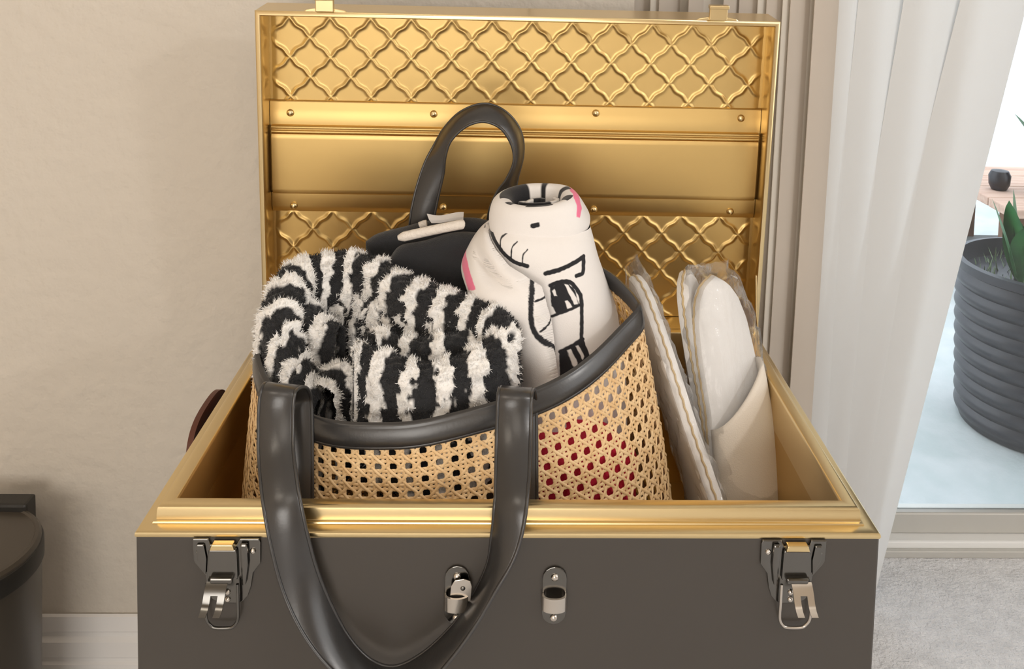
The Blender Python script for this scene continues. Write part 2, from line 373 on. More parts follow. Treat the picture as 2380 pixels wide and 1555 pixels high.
def dome(mb, c, ax, r, h, n=14):
    prof = [(r, 0)] + [(r*math.cos(t), h*math.sin(t)) for t in np.linspace(.15, 1.35, 5)] + [(.0002, h)]
    mb.lathe(prof, c, n, ax); return mb
NF = (0, -math.cos(LEAN), -math.sin(LEAN))
def lidpx(x, y, d):
    r = FW + RT*(x-PPX)/FPX + DN*(y-PPY)/FPX; o = np.array(LID(0, 0, d)); n = np.array([0, math.cos(LEAN), math.sin(LEAN)])
    P = CAM + r*((o-CAM)@n)/(r@n); return P
for x, y in ((675, 262), (1008, 265), (1385, 263), (1722, 275), (683, 478), (1030, 482), (1380, 487), (1697, 492)):
    dome(MB(), lidpx(x, y, .0437), NF, .0052, .0042).build('rivet', M['goldrim'], lid, smooth=50)
# catches on the lid's top edge
for px_ in (755, 1670):
    P = lidpx(px_, 24, .0); x = P[0]; b = MB()
    b.prism([(-.030, 0), (.030, 0), (.024, .004), (.013, .006), (-.013, .006), (-.024, .004)], lambda a, c, d: LID(x+a, LL+c-.001, d), .001, .004)
    b.prism([(-.0115, 0), (.0115, 0), (.0115, .017), (.009, .019), (-.009, .019), (-.0115, .017)], lambda a, c, d: LID(x+a, LL+.001+c, d), -.003, .003)
    b.prism([(-.0125, 0), (.0125, 0), (.0125, .005), (-.0125, .005)], lambda a, c, d: LID(x+a, LL+.016+c, d), -.007, .004)
    b.build('lid_catch', M['goldrim'], lid, bevel=.0012, label='gold latch catch on the lid edge')
# hinges at the back
for x in (-.20, .0, .20):
    b = MB(); b.tube([(x-.03, D-.002, H+.004), (x+.03, D-.002, H+.004)], .0045, 10); b.build('hinge', M['goldrim'], tr, smooth=50)
# corner hinge stay on the right
b = MB(); b.tube([at(1712, 765, .42), at(1752, 765, .42)], .0042, 10); b.build('stay_pin', M['goldrim'], tr, smooth=50)
b = MB(); P0, P1 = at(1757, 640, .415), at(1764, 800, .405); b.tube(np.array([P0, (P0+P1)/2 + np.array([-.002, 0, 0]), P1]), .0016, 8); b.build('lid_stay', M['goldrim'], tr, smooth=60)
# side handles: brown leather loops
for sx in (-1, 1):
    xs = sx*HW; b = MB()
    dz = -.016 if sx < 0 else -.09
    pts = [(xs+sx*.002, .175, H-.055+dz), (xs+sx*.010, .180, H-.028+dz), (xs+sx*.013, .19, H-.008+dz), (xs+sx*.014, .215, H+.002+dz), (xs+sx*.014, .265, H+.002+dz), (xs+sx*.013, .29, H-.008+dz), (xs+sx*.010, .300, H-.028+dz), (xs+sx*.002, .305, H-.055+dz)]
    P = spline(pts, 40); sec = [(-.003, -.012), (.003, -.012), (.003, .012), (-.003, .012)]
    G = []
    for i in range(len(P)):
        t = P[min(i+1, 39)] - P[max(i-1, 0)]; t /= np.linalg.norm(t); lat = np.cross(t, [sx*1.0, 0, 0]); lat /= np.linalg.norm(lat); nn = np.cross(lat, t)
        G.append([P[i] + a*nn + c*lat for a, c in sec])
    b.grid(np.array(G), False, True); b.build('side_handle', M['brown'], tr, smooth=40, label='brown leather side handle')
# draw latches
KX = 1/2630.0
def latch(pxc, mir):
    cx = at(pxc, 1300, 0)[0]
    F = lambda a, c, d: (cx + mir*a*KX, -.0005 - d, H - .0015 - c*KX)
    poly = [(-76,4),(-40,4),(-34,18),(24,18),(31,4),(76,4),(79,12),(79,62),(62,86),(57,120),(50,142),(38,156),(22,161),(-14,160),(-32,150),(-42,132),(-47,92),(-70,64),(-74,56),(-76,10)]
    b = MB(); b.prism(poly if mir > 0 else poly, F, 0, .0022); root = b.build('latch', M['nickel'], tr, bevel=.0008, label='dark nickel draw latch on the front')
    b = MB(); b.prism([(-36,24),(26,24),(28,34),(30,96),(-40,96),(-38,34)], F, .0022, .0058); b.build('channel', M['nickel'], root, bevel=.0012)
    b = MB(); b.prism([(34,10),(52,10),(54,60),(48,110),(38,112),(36,60)], F, .0022, .0062); b.build('side_rib', M['nickel'], root, bevel=.0018)
    b = MB(); b.prism([(-66,14),(-48,14),(-42,50),(-44,88),(-54,70),(-64,52)], F, .0022, .0045); b.build('side_rib', M['nickel'], root, bevel=.0014)
    b = MB(); b.prism([(-28,8),(20,8),(24,22),(-33,22)], F, .001, .0085); b.build('tongue', M['goldrim'], root, bevel=.0008, label='gold tongue folded over the rim')
    b = MB(); b.prism([(-32,84),(22,84),(20,98),(-30,98)], F, .005, .011); b.build('lever_hinge', M['nickel'], root, bevel=.0015)
    # the lever: a curved tab with a slot, standing off the front
    path = [(94, .0095), (104, .0125), (118, .0150), (134, .0170), (146, .0205), (152, .0250)]
    def strip(a0, a1, i0, i1, slant=-7):
        b_ = []
        for i in range(i0, i1):
            c, d = path[i]; sl = slant*(i/5)
            b_.append([F(a0+sl, c, d), F(a1+sl, c, d), F(a1+sl, c+1.5, d-.0016), F(a0+sl, c+1.5, d-.0016)])
        return np.array(b_)
    b = MB()
    for G in (strip(-38, 10, 0, 3), strip(-38, -22, 2, 6), strip(-6, 10, 2, 6)):
        n0 = b.n; b.grid(G, False, True); b.f.append((n0, n0+1, n0+2, n0+3)); k = b.n; b.f.append((k-1, k-2, k-3, k-4))
    b.build('lever', M['steel'] if mir < 0 else M['nickel'], root, smooth=40)
    pts = [(-40,104,.006), (-42,150,.007), (-42,190,.006), (-34,208,.005), (-22,215,.005), (10,215,.005), (22,208,.005), (30,190,.006), (31,150,.0075), (30,104,.007)]
    P = spline([F(*q) for q in pts], 60); MB().tube(P, .0014, 8).build('wire_bail', M['steel'] if mir < 0 else M['nickel'], root, smooth=60)
    for a, c in ((-60, 34), (62, 32), (4, 132), (4, 150)):
        dome(MB(), F(a, c, .0022), (0, -1, 0), .0028, .0022, 12).build('rivet', M['steel'], root, smooth=50)
latch(527, 1); latch(1843, -1)
# brackets in the middle of the front
def bracket(px0, py0, py1, extra):
    P = at(px0, (py0+py1)/2, 0); cx, cz = P[0], P[2]; hh = (py1-py0)/2*KX/1.0; wv = .0108
    poly = [(wv*math.cos(t), hh - wv + wv*math.sin(t)) for t in np.linspace(0, math.pi, 9)] + [(-wv*math.cos(t), -(hh - wv) - wv*math.sin(t)) for t in np.linspace(0, math.pi, 9)]
    F = lambda a, c, d: (cx + a, -.0005 - d, cz + c)
    root = MB().prism(poly[::-1], F, 0, .0018).build('handle_bracket', M['nickel'], tr, bevel=.0006, label='nickel bracket riveted on the trunk front')
    b = MB()
    zb = -.0035; G = []
    for t in np.linspace(0, math.pi, 15):
        r_ = .0115; G.append([F(-r_*math.cos(t)*1.0, zb+dz, .002 + .0095*math.sin(t)**.7) for dz in (.0065, .0045, -.0045, -.0065)])
    b.grid(np.array(G)); G2 = [[F(-.0095*math.cos(t), zb+dz, .002 + .0075*max(0, math.sin(t))**.7) for dz in (-.0065, .0065)] for t in np.linspace(0, math.pi, 15)]
    b.grid(np.array(G2))
    for k in range(15-1):
        pass
    b.grid(np.array([[g[0], h[1]] for g, h in zip(G, G2)])); b.grid(np.array([[g[3], h[0]] for g, h in zip(G, G2)]))
    b.build('loop', M['steel'], root, smooth=45, label='bright bridged loop')
    for c in (hh-.0095, -(hh-.0065)):
        dome(MB(), F(.0, c, .0018), (0, -1, 0), .0036, .0026, 14).build('rivet', M['steel'], root, smooth=50)
    if extra:
        q = [(-.006, -.002), (.0125, -.002), (.0135, .012), (.012, .017), (.006, .019), (-.002, .0175), (-.005, .012)]
        MB().prism(q[::-1], F, .006, .0072).build('tab', M['steel'], root, bevel=.0004)
        dome(MB(), F(.0055, .0105, .0072), (0, -1, 0), .0022, .0012, 12).build('rivet', M['nickel'], root, smooth=50)
bracket(1062, 1308, 1452, True); bracket(1288, 1310, 1452, False)

# ------------------------------------------------------------------ the cane tote bag
tote = thing('tote_bag', 'woven cane tote bag with black leather rim and long handles', 'bag', (-.06, .165, H+TR))
RIMP = np.array([(-0.2735, 0.1987, 0.0935), (-0.2600, 0.1565, 0.0786), (-0.243, 0.1335, 0.0713), (-0.2056, 0.0999, 0.0629), (-0.1736, 0.0842, 0.0604), (-0.128, 0.0761, 0.0623), (-0.0837, 0.0751, 0.067), (-0.0193, 0.0859, 0.0793), (0.0183, 0.0967, 0.0873), (0.0515, 0.1118, 0.0972), (0.0805, 0.1335, 0.1092), (0.1122, 0.1656, 0.1257), (0.1305, 0.186, 0.1362), (0.1289, 0.2029, 0.1412), (0.1179, 0.2232, 0.1487), (0.1025, 0.2451, 0.1553), (.07, .275, .163), (0, .303, .170), (-.08, .317, .168), (-.16, .31, .152), (-.220, .288, .132), (-.258, .248, .110)]) + np.array([0, 0, H])
CR = np.array([-.077, .195])
_d = spline(RIMP, 1200, True); _a = np.unwrap(np.arctan2(_d[:, 1]-CR[1], _d[:, 0]-CR[0]))
_o = np.argsort(np.mod(_a, 2*np.pi)); _th = np.mod(_a, 2*np.pi)[_o]; _rp = _d[_o]
def rim_at(th): return np.stack([np.interp(np.mod(th, 2*np.pi), _th, _rp[:, k], period=2*np.pi) for k in range(3)], -1)
def base_at(th):
    c, s_ = np.cos(th), np.sin(th); n = 3.0; r = (np.abs(c/.234)**n + np.abs(s_/.118)**n)**(-1/n)
    return np.stack([-.047 + r*c, .165 + r*s_, np.full_like(th, H+TR+.004)], -1)
def bagS(th, s_):
    th = np.asarray(th, float); s_ = np.asarray(s_, float)
    a, b_ = rim_at(th), base_at(th); P = a*(1-s_[..., None]) + b_*s_[..., None]
    o = np.stack([np.cos(th), np.sin(th), 0*th], -1); return P + o*(.005*np.sin(np.pi*np.clip(s_, 0, 1)))[..., None]
def bagN(th, s_):
    e = 1e-3; N = np.cross(bagS(th+e, s_) - bagS(th-e, s_), bagS(th, s_+e) - bagS(th, s_-e)); N /= np.linalg.norm(N, axis=-1)[..., None] + 1e-12
    o = np.stack([np.cos(th), np.sin(th), 0*th], -1); sg = np.sign((N*o).sum(-1)); return N*sg[..., None]
tt = np.linspace(0, 2*np.pi, 2001); PP = bagS(tt, np.full(2001, .35)); LEN = np.r_[0, np.cumsum(np.linalg.norm(np.diff(PP, axis=0), axis=1))]
NU = int(round(LEN[-1]/.0150)); NV = 19
def u2th(u): return np.interp(np.mod(u, NU)/NU*LEN[-1], LEN, tt) 
cane = MB()
def strand(us, vs_, hs, wid):                  # a rounded flat strand following the bag's wall
    th = u2th(us); s_ = .03 + .97*vs_/NV
    P = bagS(th, s_); N = bagN(th, s_); T = np.gradient(P, axis=0); T /= np.linalg.norm(T, axis=1)[:, None]+1e-12
    B = np.cross(N, T)
    h = hs[:, None]
    G = np.stack([P + B*wid/2 + N*(h-.0004), P + B*wid*.2 + N*(h+.0003), P - B*wid*.2 + N*(h+.0003), P - B*wid/2 + N*(h-.0004)], 1)
    cane.grid(G)
SEG = 4
for k in range(NU):
    for o in (-.165, .165):
        v_ = np.arange(0, NV+1e-6, 1/SEG); strand(np.full_like(v_, k+o), v_, .0002 + .0004*np.cos(2*np.pi*v_ + (0 if o > 0 else np.pi)), .0031)
ue = np.arange(0, NU+1e-6, 1/SEG)
ue[-1] -= 1e-6
for k in range(NV+1):
    for o in (-.165, .165):
        if 0 <= k+o <= NV: strand(ue, np.full_like(ue, k+o), .0004 - .0006*np.cos(2*np.pi*ue + (0 if o > 0 else np.pi)), .0031)
for sg in (1, -1):
    for k in range(NU):
        v_ = np.arange(0, NV+1e-6, 1/6)
        strand(k + .5 + sg*v_, v_, .0011 + sg*.0002 + .0006*np.cos(2*np.pi*v_*1.0 + (0 if sg > 0 else np.pi)), .0029)
cane.build('cane_webbing', M['cane'], tote, smooth=180, kind='stuff', label='honey coloured open cane weave')
b = MB(); thb = np.linspace(0, 2*np.pi, 96, endpoint=False); bp = base_at(thb)
b.grid(np.stack([bp, bp + [0, 0, .006]], 0), False, True); b.f.append(tuple(range(96))[::-1]); b.f.append(tuple(range(96, 192))); b.build('base_panel', M['base'], tote)
# leather rim: an inverted U over the edge of the weave
tr_ = np.linspace(0, 2*np.pi, 260, endpoint=False)
R0 = bagS(tr_, np.zeros(260)); R1 = bagS(tr_, np.full(260, .02)); dwn = (bagS(tr_, np.full(260, .12)) - R0); dwn /= np.linalg.norm(dwn, axis=1)[:, None]; NN = bagN(tr_, np.full(260, .03))
prof = [(-.0022, .020), (-.0025, .004), (-.002, .0005), (0, -.001), (.0026, .0004), (.0036, .0022), (.0032, .0034), (.0038, .0045), (.0042, .013), (.0040, .0205), (.0032, .0214), (.0034, .0226), (.0024, .0240), (.0005, .0240)]
MB().grid(np.stack([R0 + NN*a + dwn*c for a, c in prof], 1), True, False, flip=True).build('leather_rim', M['leather'], tote, smooth=50, label='black leather binding around the opening')
def theta_near(x, front=True):
    t = np.linspace(np.pi, 2*np.pi, 800) if front else np.linspace(0, np.pi, 800)
    P = bagS(t, np.full(800, .3)); return t[np.argmin(np.abs(P[:, 0]-x))]
def side_band(xc, front=True):
    t0 = theta_near(xc, front); t = t0 + np.linspace(-1, 1, 7)*.0165/np.linalg.norm(bagS(np.array([t0+.01]), np.array([.3]))[0]-bagS(np.array([t0]), np.array([.3]))[0])*.01
    ss = np.linspace(.05, 1, 30); T, SS = np.meshgrid(t, ss); G = bagS(T, SS) + bagN(T, SS)*.0028; G2 = bagS(T, SS) + bagN(T, SS)*.001
    b = MB(); b.grid(G); b.grid(G2, flip=True)
    for a, c in ((G[:, 0], G2[:, 0]), (G[:, -1], G2[:, -1])): b.grid(np.stack([a, c], 1))
    b.build('vertical_band', M['leather'], tote, smooth=50)
    return t0
XBL, XBR = at(672, 1100, .08)[0], at(1206, 1100, .085)[0]
side_band(XBL); side_band(XBR); side_band(-.155, False); side_band(.01, False)
def strap(name, pts, nrm, wid, lab, n=170):
    P = spline(pts, n*3); N = spline(nrm, n*3)
    Q, _ = resample(np.concatenate([P, N], 1), n); P, N = Q[:, :3], Q[:, 3:]
    T = np.gradient(P, axis=0); T /= np.linalg.norm(T, axis=1)[:, None]
    N = N - T*(N*T).sum(1)[:, None]; N /= np.linalg.norm(N, axis=1)[:, None]; B = np.cross(T, N)
    sec = [(-1, 0), (-.985, .0010), (-.95, .0015), (-.86, .0016), (-.83, .0010), (-.80, .0015), (0, .0019), (.80, .0015), (.83, .0010), (.86, .0016), (.95, .0015), (.985, .0010), (1, 0),
           (.985, -.0010), (.95, -.0015), (.86, -.0016), (.83, -.0010), (.80, -.0015), (0, -.0019), (-.80, -.0015), (-.83, -.0010), (-.86, -.0016), (-.95, -.0015), (-.985, -.0010)]
    b = MB(); b.grid(np.stack([P + B*(a*wid/2) + N*c for a, c in sec], 1), False, True)
    k = len(sec); b.f.append(tuple(range(k))); b.f.append(tuple(range(b.n-k, b.n))[::-1])
    return b.build(name, M['leather'], tote, smooth=60, label=lab)
fr = [  # photograph position, depth, facing
 ((688, 1200, .066), (0, 1, 0)), ((688, 1075, .078), (0, 1, 0)), ((688, 985, .087), (0, 1, 0)), ((686, 935, .092), (0, 1, .15)), ((678, 905, .084), (0, .6, .8)), ((662, 896, .068), (0, -.2, 1)), ((647, 908, .052), (0, -.8, .6)), ((641, 960, .044), (0, -1, .1)), ((641, 1040, .030), (.05, -1, .1)),
 ((648, 1120, .006), (.08, -1, .3)), ((657, 1180, -.008), (.1, -1, .15)), ((671, 1250, -.013), (.2, -1, .1)), ((698, 1350, -.016), (.4, -1, .25)), ((738, 1440, -.020), (.6, -.75, .5)), ((790, 1518, -.024), (.6, -.4, .8)), ((850, 1572, -.027), (.35, -.22, 1)), ((915, 1588, -.028), (0, -.2, 1)),
 ((985, 1556, -.027), (-.5, -.25, .9)), ((1050, 1492, -.024), (-.85, -.18, .5)), ((1102, 1420, -.020), (-1, -.20, .3)), ((1145, 1338, -.016), (-.98, -.32, .15)), ((1172, 1260, -.013), (-.75, -.75, .1)), ((1186, 1180, -.008), (-.5, -.95, .1)), ((1191, 1110, .010), (-.25, -1, .2)), ((1193, 1030, .034), (-.1, -1, .1)), ((1195, 960, .048), (0, -1, .15)),
 ((1197, 918, .055), (0, -.8, .6)), ((1201, 903, .070), (0, -.2, 1)), ((1206, 909, .086), (0, .6, .8)), ((1209, 938, .093), (0, 1, .15)), ((1210, 1000, .084), (0, 1, 0)), ((1210, 1090, .077), (0, 1, 0)), ((1210, 1200, .066), (0, 1, 0))]
strap('handle', [at(*a) for a, n in fr], [n for a, n in fr], .0345, 'black leather handle flopped over the trunk front')
bk = [((985, 640, .322), (-.1, -1, 0)), ((978, 540, .322), (-.1, -1, 0)), ((988, 470, .324), (-.15, -1, 0)), ((1006, 400, .325), (-.45, -.9, 0)), ((1022, 350, .324), (-.8, -.6, .2)), ((1042, 310, .322), (-.8, -.5, .5)), ((1080, 275, .320), (-.35, -.55, .8)), ((1128, 262, .318), (0, -.6, .8)), ((1172, 281, .318), (.5, -.55, .7)), ((1200, 322, .320), (.85, -.5, .3)),
 ((1205, 368, .322), (.95, -.40, .1)), ((1190, 415, .324), (.9, -.5, 0)), ((1172, 460, .324), (.6, -.85, 0)), ((1160, 520, .320), (.1, -1, 0)), ((1156, 620, .318), (0, -1, 0))]
strap('handle', [at(*a) for a, n in bk], [n for a, n in bk], .032, 'black leather handle standing up at the back')

# ------------------------------------------------------------------ towels in the bag
def rimplane(px_, py_, dz):                     # point on the slanted plane of the bag's opening, raised by dz
    kx, ky = .1143, .4014; n = np.array([-kx, -ky, 1]); d = H + .1146 + dz - kx*(-.0792) - ky*.1924
    r = FW + RT*(px_-PPX)/FPX + DN*(py_-PPY)/FPX; return CAM + r*((d - n@CAM)/(n@r))
WHITE, BLACK = np.array(lin(250, 248, 245)[:3]), np.array(lin(34, 35, 38)[:3])
def terry_ribbon(pts, rad, n, m_arc, side, s_off=0.0, seed=1, side_lean=0.0):
    """a thick towel fold standing on edge: rounded top, straight sides, stripes across it"""
    P = spline(np.array([p for p in pts]), 900); R_ = spline(np.array(rad)[:, None], 900)
    Q, L_ = resample(np.concatenate([P, R_], 1), n); P, r = Q[:, :3], Q[:, 3]
    T = np.gradient(P[:, :2], axis=0); T /= np.linalg.norm(T, axis=1)[:, None]+1e-12
    for _ in range(3): T = np.vstack([T[:1], (T[:-2]+T[1:-1]+T[2:])/3, T[-1:]]); T /= np.linalg.norm(T, axis=1)[:, None]
    lat = np.stack([T[:, 1], -T[:, 0], 0*T[:, 0]], 1)
    a = np.linspace(-np.pi/2, np.pi/2, m_arc); ns = int(m_arc*.9)
    off = np.r_[np.full(ns, -1.0), np.sin(a), np.full(ns, 1.0)]; hz = np.r_[-np.linspace(side, 0, ns, endpoint=False), np.zeros(m_arc), -np.linspace(0, side, ns+1)[1:]]; up = np.r_[np.zeros(ns), np.cos(a), np.zeros(ns)]
    cen = P - np.array([0, 0, 1])*r[:, None]
    G = cen[:, None] + lat[:, None]*(off[None, :, None]*r[:, None, None]) + np.array([0, 0, 1])*((up[None]*r[:, None]) + hz[None])[..., None]
    s_arc = np.linspace(0, L_, n)[:, None] + s_off
    # stripes, knobbly along their edges
    sc = G*260
    wob = .0035*vnoise(G*150, seed) + .0022*vnoise(G*420, seed+3)
    ph = np.mod((s_arc + wob)/.0318, 1.0)
    wht = smoothstep(.30, .345, ph)*smoothstep(.745, .70, ph)
    knob = vnoise(G*np.array([300, 300, 210]), seed+9)
    C = BLACK + (WHITE-BLACK)*wht[..., None]
    # outward push
    dirv = lat[:, None]*off[None, :, None] + np.array([0, 0, 1])*up[None, :, None]; dirv = dirv/np.linalg.norm(dirv, axis=-1)[..., None]
    G = G + dirv*(wht*(.0026 + .0016*knob) + .0012*vnoise(G*330, seed+5) + .004*vnoise(G*42, seed+6))[..., None]
    return G, dirv, C
towel_parts = []
DZ = .040
o_px = [(822, 800), (845, 793), (900, 806), (970, 818), (1040, 814), (1105, 795), (1150, 768), (1168, 735), (1140, 703), (1080, 680), (1010, 662), (945, 640), (885, 607), (800, 588), (718, 604), (670, 646), (650, 700)]
o_dz = [.014, .012, .012, .012, .012, .012, .010, .006] + [0.0]*9          # the front fold lies lower
o_pts = [rimplane(x, y + 1600*d, DZ - d) for (x, y), d in zip(o_px, o_dz)]
tail = [rimplane(662, 755, .032), rimplane(690, 815, .014), rimplane(718, 872, -.006), rimplane(745, 930, -.03)]
rads = [.007, .015] + [.017]*5 + [.018]*4 + [.020]*6 + [.018, .017, .016, .012]
towel_parts.append(terry_ribbon(o_pts + tail, rads, 620, 44, .115, 0.012, 1))
i_px = [(842, 800), (868, 768), (920, 766), (990, 776), (1060, 766), (1098, 742), (1070, 716), (1000, 700), (930, 684), (860, 655), (800, 640), (735, 650), (712, 690), (745, 730), (790, 750)]
i_pts = [rimplane(x, y+8, .014) for x, y in i_px]
towel_parts.append(terry_ribbon(i_pts, [.006, .014] + [.0155]*12 + [.008], 420, 34, .07, .02, 21))
c_px = [(880, 742), (930, 738), (990, 742), (1030, 735), (1000, 722), (940, 712), (880, 700), (820, 690), (770, 690)]
towel_parts.append(terry_ribbon([rimplane(x, y+10, -.006) for x, y in c_px], [.008] + [.013]*7 + [.008], 240, 26, .05, .005, 41))
towel_parts.append(terry_ribbon([rimplane(x, y, -.012) for x, y in [(752, 900), (772, 868), (800, 838), (835, 815), (880, 800)]], [.012, .02, .022, .02, .012], 160, 30, .09, .015, 61))
tw = thing('striped_towel', 'fluffy black and white striped towel rolled up in the tote bag', 'towel', (-.13, .19, H+.0))
b = MB()
for G, Dv, C in towel_parts: b.grid(G, c=C)
b.build('rolled_cloth', M['terry'], tw, smooth=180)
# terry loops: short blades all over the visible cloth
allP = np.concatenate([G.reshape(-1, 3) for G, _, _ in towel_parts]); allD = np.concatenate([Dv.reshape(-1, 3) for _, Dv, _ in towel_parts]); allC = np.concatenate([C.reshape(-1, 3) for _, _, C in towel_parts])
keep = np.where(allP[:, 2] > H - .005)[0]
NB = 95000; idx = rng.choice(keep, NB); P = allP[idx] + rng.normal(size=(NB, 3))*.0008; C = allC[idx]
white = C[:, 0] > .25
Dd = allD[idx] + rng.normal(size=(NB, 3))*.45; Dd /= np.linalg.norm(Dd, axis=1)[:, None]
sd = np.cross(Dd, rng.normal(size=(NB, 3))); sd /= np.linalg.norm(sd, axis=1)[:, None]
ln = (.0022 + .0022*rng.random(NB))*np.where(white, 1.15, .8); wd_ = .0011
V = np.stack([P - sd*wd_/2 - Dd*.0005, P + sd*wd_/2 - Dd*.0005, P + Dd*ln[:, None] + sd*(rng.random((NB, 1))-.5)*.001], 1)
CC = np.repeat(np.clip(C*(.85+.3*rng.random((NB, 1))), 0, 1), 3, 0)
b = MB(); b.v.append(V.reshape(-1, 3)); b.n = 3*NB; b.f = np.arange(3*NB).reshape(-1, 3).tolist(); b.c.append(CC)
b.build('terry_loops', M['pile'], tw, kind='stuff')

# black towel standing behind
bt = thing('black_towel', 'folded black towel with a cream embroidered bar and white tag', 'towel', (-.06, .295, H+.0))
def slab(pts, halfw, depth, down, mt, name, parent, n=60):
    """folded cloth with a rounded upper edge running through pts"""
    P = spline(pts, n); T = np.gradient(P, axis=0); T /= np.linalg.norm(T, axis=1)[:, None]
    lat = np.stack([T[:, 1], -T[:, 0], 0*T[:, 0]], 1); lat /= np.linalg.norm(lat, axis=1)[:, None]
    a = np.linspace(-np.pi/2, np.pi/2, 15)
    off = np.r_[[-1]*6, np.sin(a), [1]*6]; upz = np.r_[-np.linspace(down, .01, 6), np.cos(a)*halfw, -np.linspace(.01, down, 6)]
    env = np.minimum(1, np.minimum(np.arange(n), np.arange(n)[::-1])/4.0)**.5
    G = P[:, None] + lat[:, None]*(off[None, :, None]*halfw*(.35+.65*env)[:, None, None]) + np.array([0, 0, 1])*(upz[None]-halfw)[..., None]
    G += .002*vnoise(G*60, 5)[..., None]*lat[:, None]
    b = MB(); b.grid(G); k = G.shape[1]; b.f.append(tuple(range(k))); b.f.append(tuple(range(b.n-k, b.n))[::-1]); return b.build(name, mt, parent, smooth=70)
slab([at(905, 600, .268), at(930, 572, .268), at(985, 560, .268), at(1060, 540, .266), at(1130, 545, .266), at(1180, 570, .266)], .014, 0, .15, M['blacktowel'], 'front_fold', bt)
slab([at(850, 560, .300), at(880, 542, .302), at(940, 528, .302), at(1010, 512, .302), at(1090, 506, .300), at(1160, 520, .298)], .013, 0, .17, M['blacktowel'], 'back_fold', bt)
P = spline([at(925, 553, .252), at(960, 545, .252), at(1010, 534, .252), at(1065, 523, .252), at(1078, 522, .254)], 30); r_ = .0055*np.minimum(1, np.minimum(np.arange(30)+1, np.arange(30)[::-1]+1)/4)**.5
b = MB(); b.tube(P, r_, 10); b.build('embroidered_bar', M['chenille'], bt, smooth=60, label='cream embroidered bar')
b = MB(); b.tube([at(975, 524, .29), at(985, 520, .29), at(992, 519, .29)], .004, 10); b.build('embroidered_dot', M['chenille'], bt, smooth=60, label='cream embroidered mark')
G = []
for i, u in enumerate(np.linspace(0, 1, 14)):
    p0 = at(992 + 86*u, 497 + 4*math.sin(u*5), .288); p1 = at(1003 + 74*u, 516 + 3*math.sin(u*4+1) - 2*u, .280); G.append([p0, (p0+p1)/2 + np.array([0, -.004, 0]), p1])
G = np.array(G); b = MB(); b.grid(G); b.grid(G + np.array([0, .0008, 0]), flip=True); b.build('tag', M['tag'], bt, smooth=60, label='white satin tag')

# white printed towel
wt = thing('printed_towel', 'white rolled towel with black line print and pink patches', 'towel', (.04, .235, H+.0))
def segd(X, Z, a, b_):
    ax, az = a; bx, bz = b_; dx, dz = bx-ax, bz-az; t = np.clip(((X-ax)*dx + (Z-az)*dz)/(dx*dx+dz*dz+1e-12), 0, 1); return np.hypot(X-ax-t*dx, Z-az-t*dz)
def inpoly(X, Z, poly):
    ins = np.zeros(X.shape, bool); n = len(poly)
    for i in range(n):
        x1, z1 = poly[i]; x2, z2 = poly[(i+1) % n]
        c = ((z1 > Z) != (z2 > Z)) & (X < (x2-x1)*(Z-z1)/(z2-z1+1e-12) + x1); ins ^= c
    return ins
INK = np.array(lin(30, 30, 34)[:3]); PINK = np.array(lin(244, 122, 158)[:3]); WT = np.array(lin(240, 236, 233)[:3])
def xz(pts, Y): return [(float(at(x, y, Y)[0]), float(at(x, y, Y)[2])) for x, y in pts]
def paint(G, strokes=(), polys=(), Y=.19, front=None):
    C = np.broadcast_to(WT, G.shape).copy(); X, Z = G[..., 0], G[..., 2]
    wx = .00022*vnoise(G*700, 77)
    fm = np.ones(X.shape, bool) if front is None else front
    for pts, col in polys:
        q = xz(pts, Y); d = np.full(X.shape, 9.0)
        for i in range(len(q)): d = np.minimum(d, segd(X, Z, q[i], q[(i+1) % len(q)]))
        d = np.where(inpoly(X, Z, q), -d, d) + wx; k = smoothstep(.0006, -.0004, d)*fm
        C = C*(1-k[..., None]) + np.array(col)*k[..., None]
    for pts, wpx, col in strokes:
        q = xz(pts, Y); q = spline(np.array(q), max(12, 6*len(q))) if len(q) > 2 else np.array(q)
        d = np.full(X.shape, 9.0)
        for i in range(len(q)-1): d = np.minimum(d, segd(X, Z, q[i], q[i+1]))
        d = d + wx; k = smoothstep(wpx/2000*.5 + .0005, wpx/2000*.5 - .0003, d)*fm
        C = C*(1-k[..., None]) + np.array(col)*k[..., None]
    return C
def lathe_cloth(rows, n=220, nv=260, pinch=None):
    """rows: (photo y, left x, right x, depth Y of the axis, half depth)"""
    K = []
    for y, xl, xr, Y, hd in rows:
        a, c = at(xl, y, Y), at(xr, y, Y); K.append([(a[0]+c[0])/2, Y, (a[2]+c[2])/2, (c[0]-a[0])/2, hd])
    K = spline(np.array(K), nv); nb = n//5; t = np.r_[np.linspace(0, np.pi, nb, endpoint=False), np.linspace(np.pi, 2*np.pi, n-nb, endpoint=False)]
    e = 2/2.3; c, s_ = np.cos(t), np.sin(t); cx = np.sign(c)*np.abs(c)**e; sy = np.sign(s_)*np.abs(s_)**e
    return np.stack([K[:, 0:1] + K[:, 3:4]*cx, K[:, 1:2] + K[:, 4:5]*sy, np.repeat(K[:, 2:3], n, 1)], -1), t
body_rows = [(520, 1140, 1372, .250, .042), (545, 1128, 1380, .248, .050), (600, 1135, 1394, .245, .054), (660, 1150, 1412, .242, .056), (740, 1175, 1438, .238, .058), (860, 1195, 1452, .232, .060), (1010, 1205, 1456, .226, .060)]
G, t = lathe_cloth(body_rows, 520, 480); G = G + .0016*vnoise(G*38, 11)[..., None]*np.array([1, 1, 0])
fm = np.broadcast_to(np.sin(t) < .05, G.shape[:2])
YP = .193
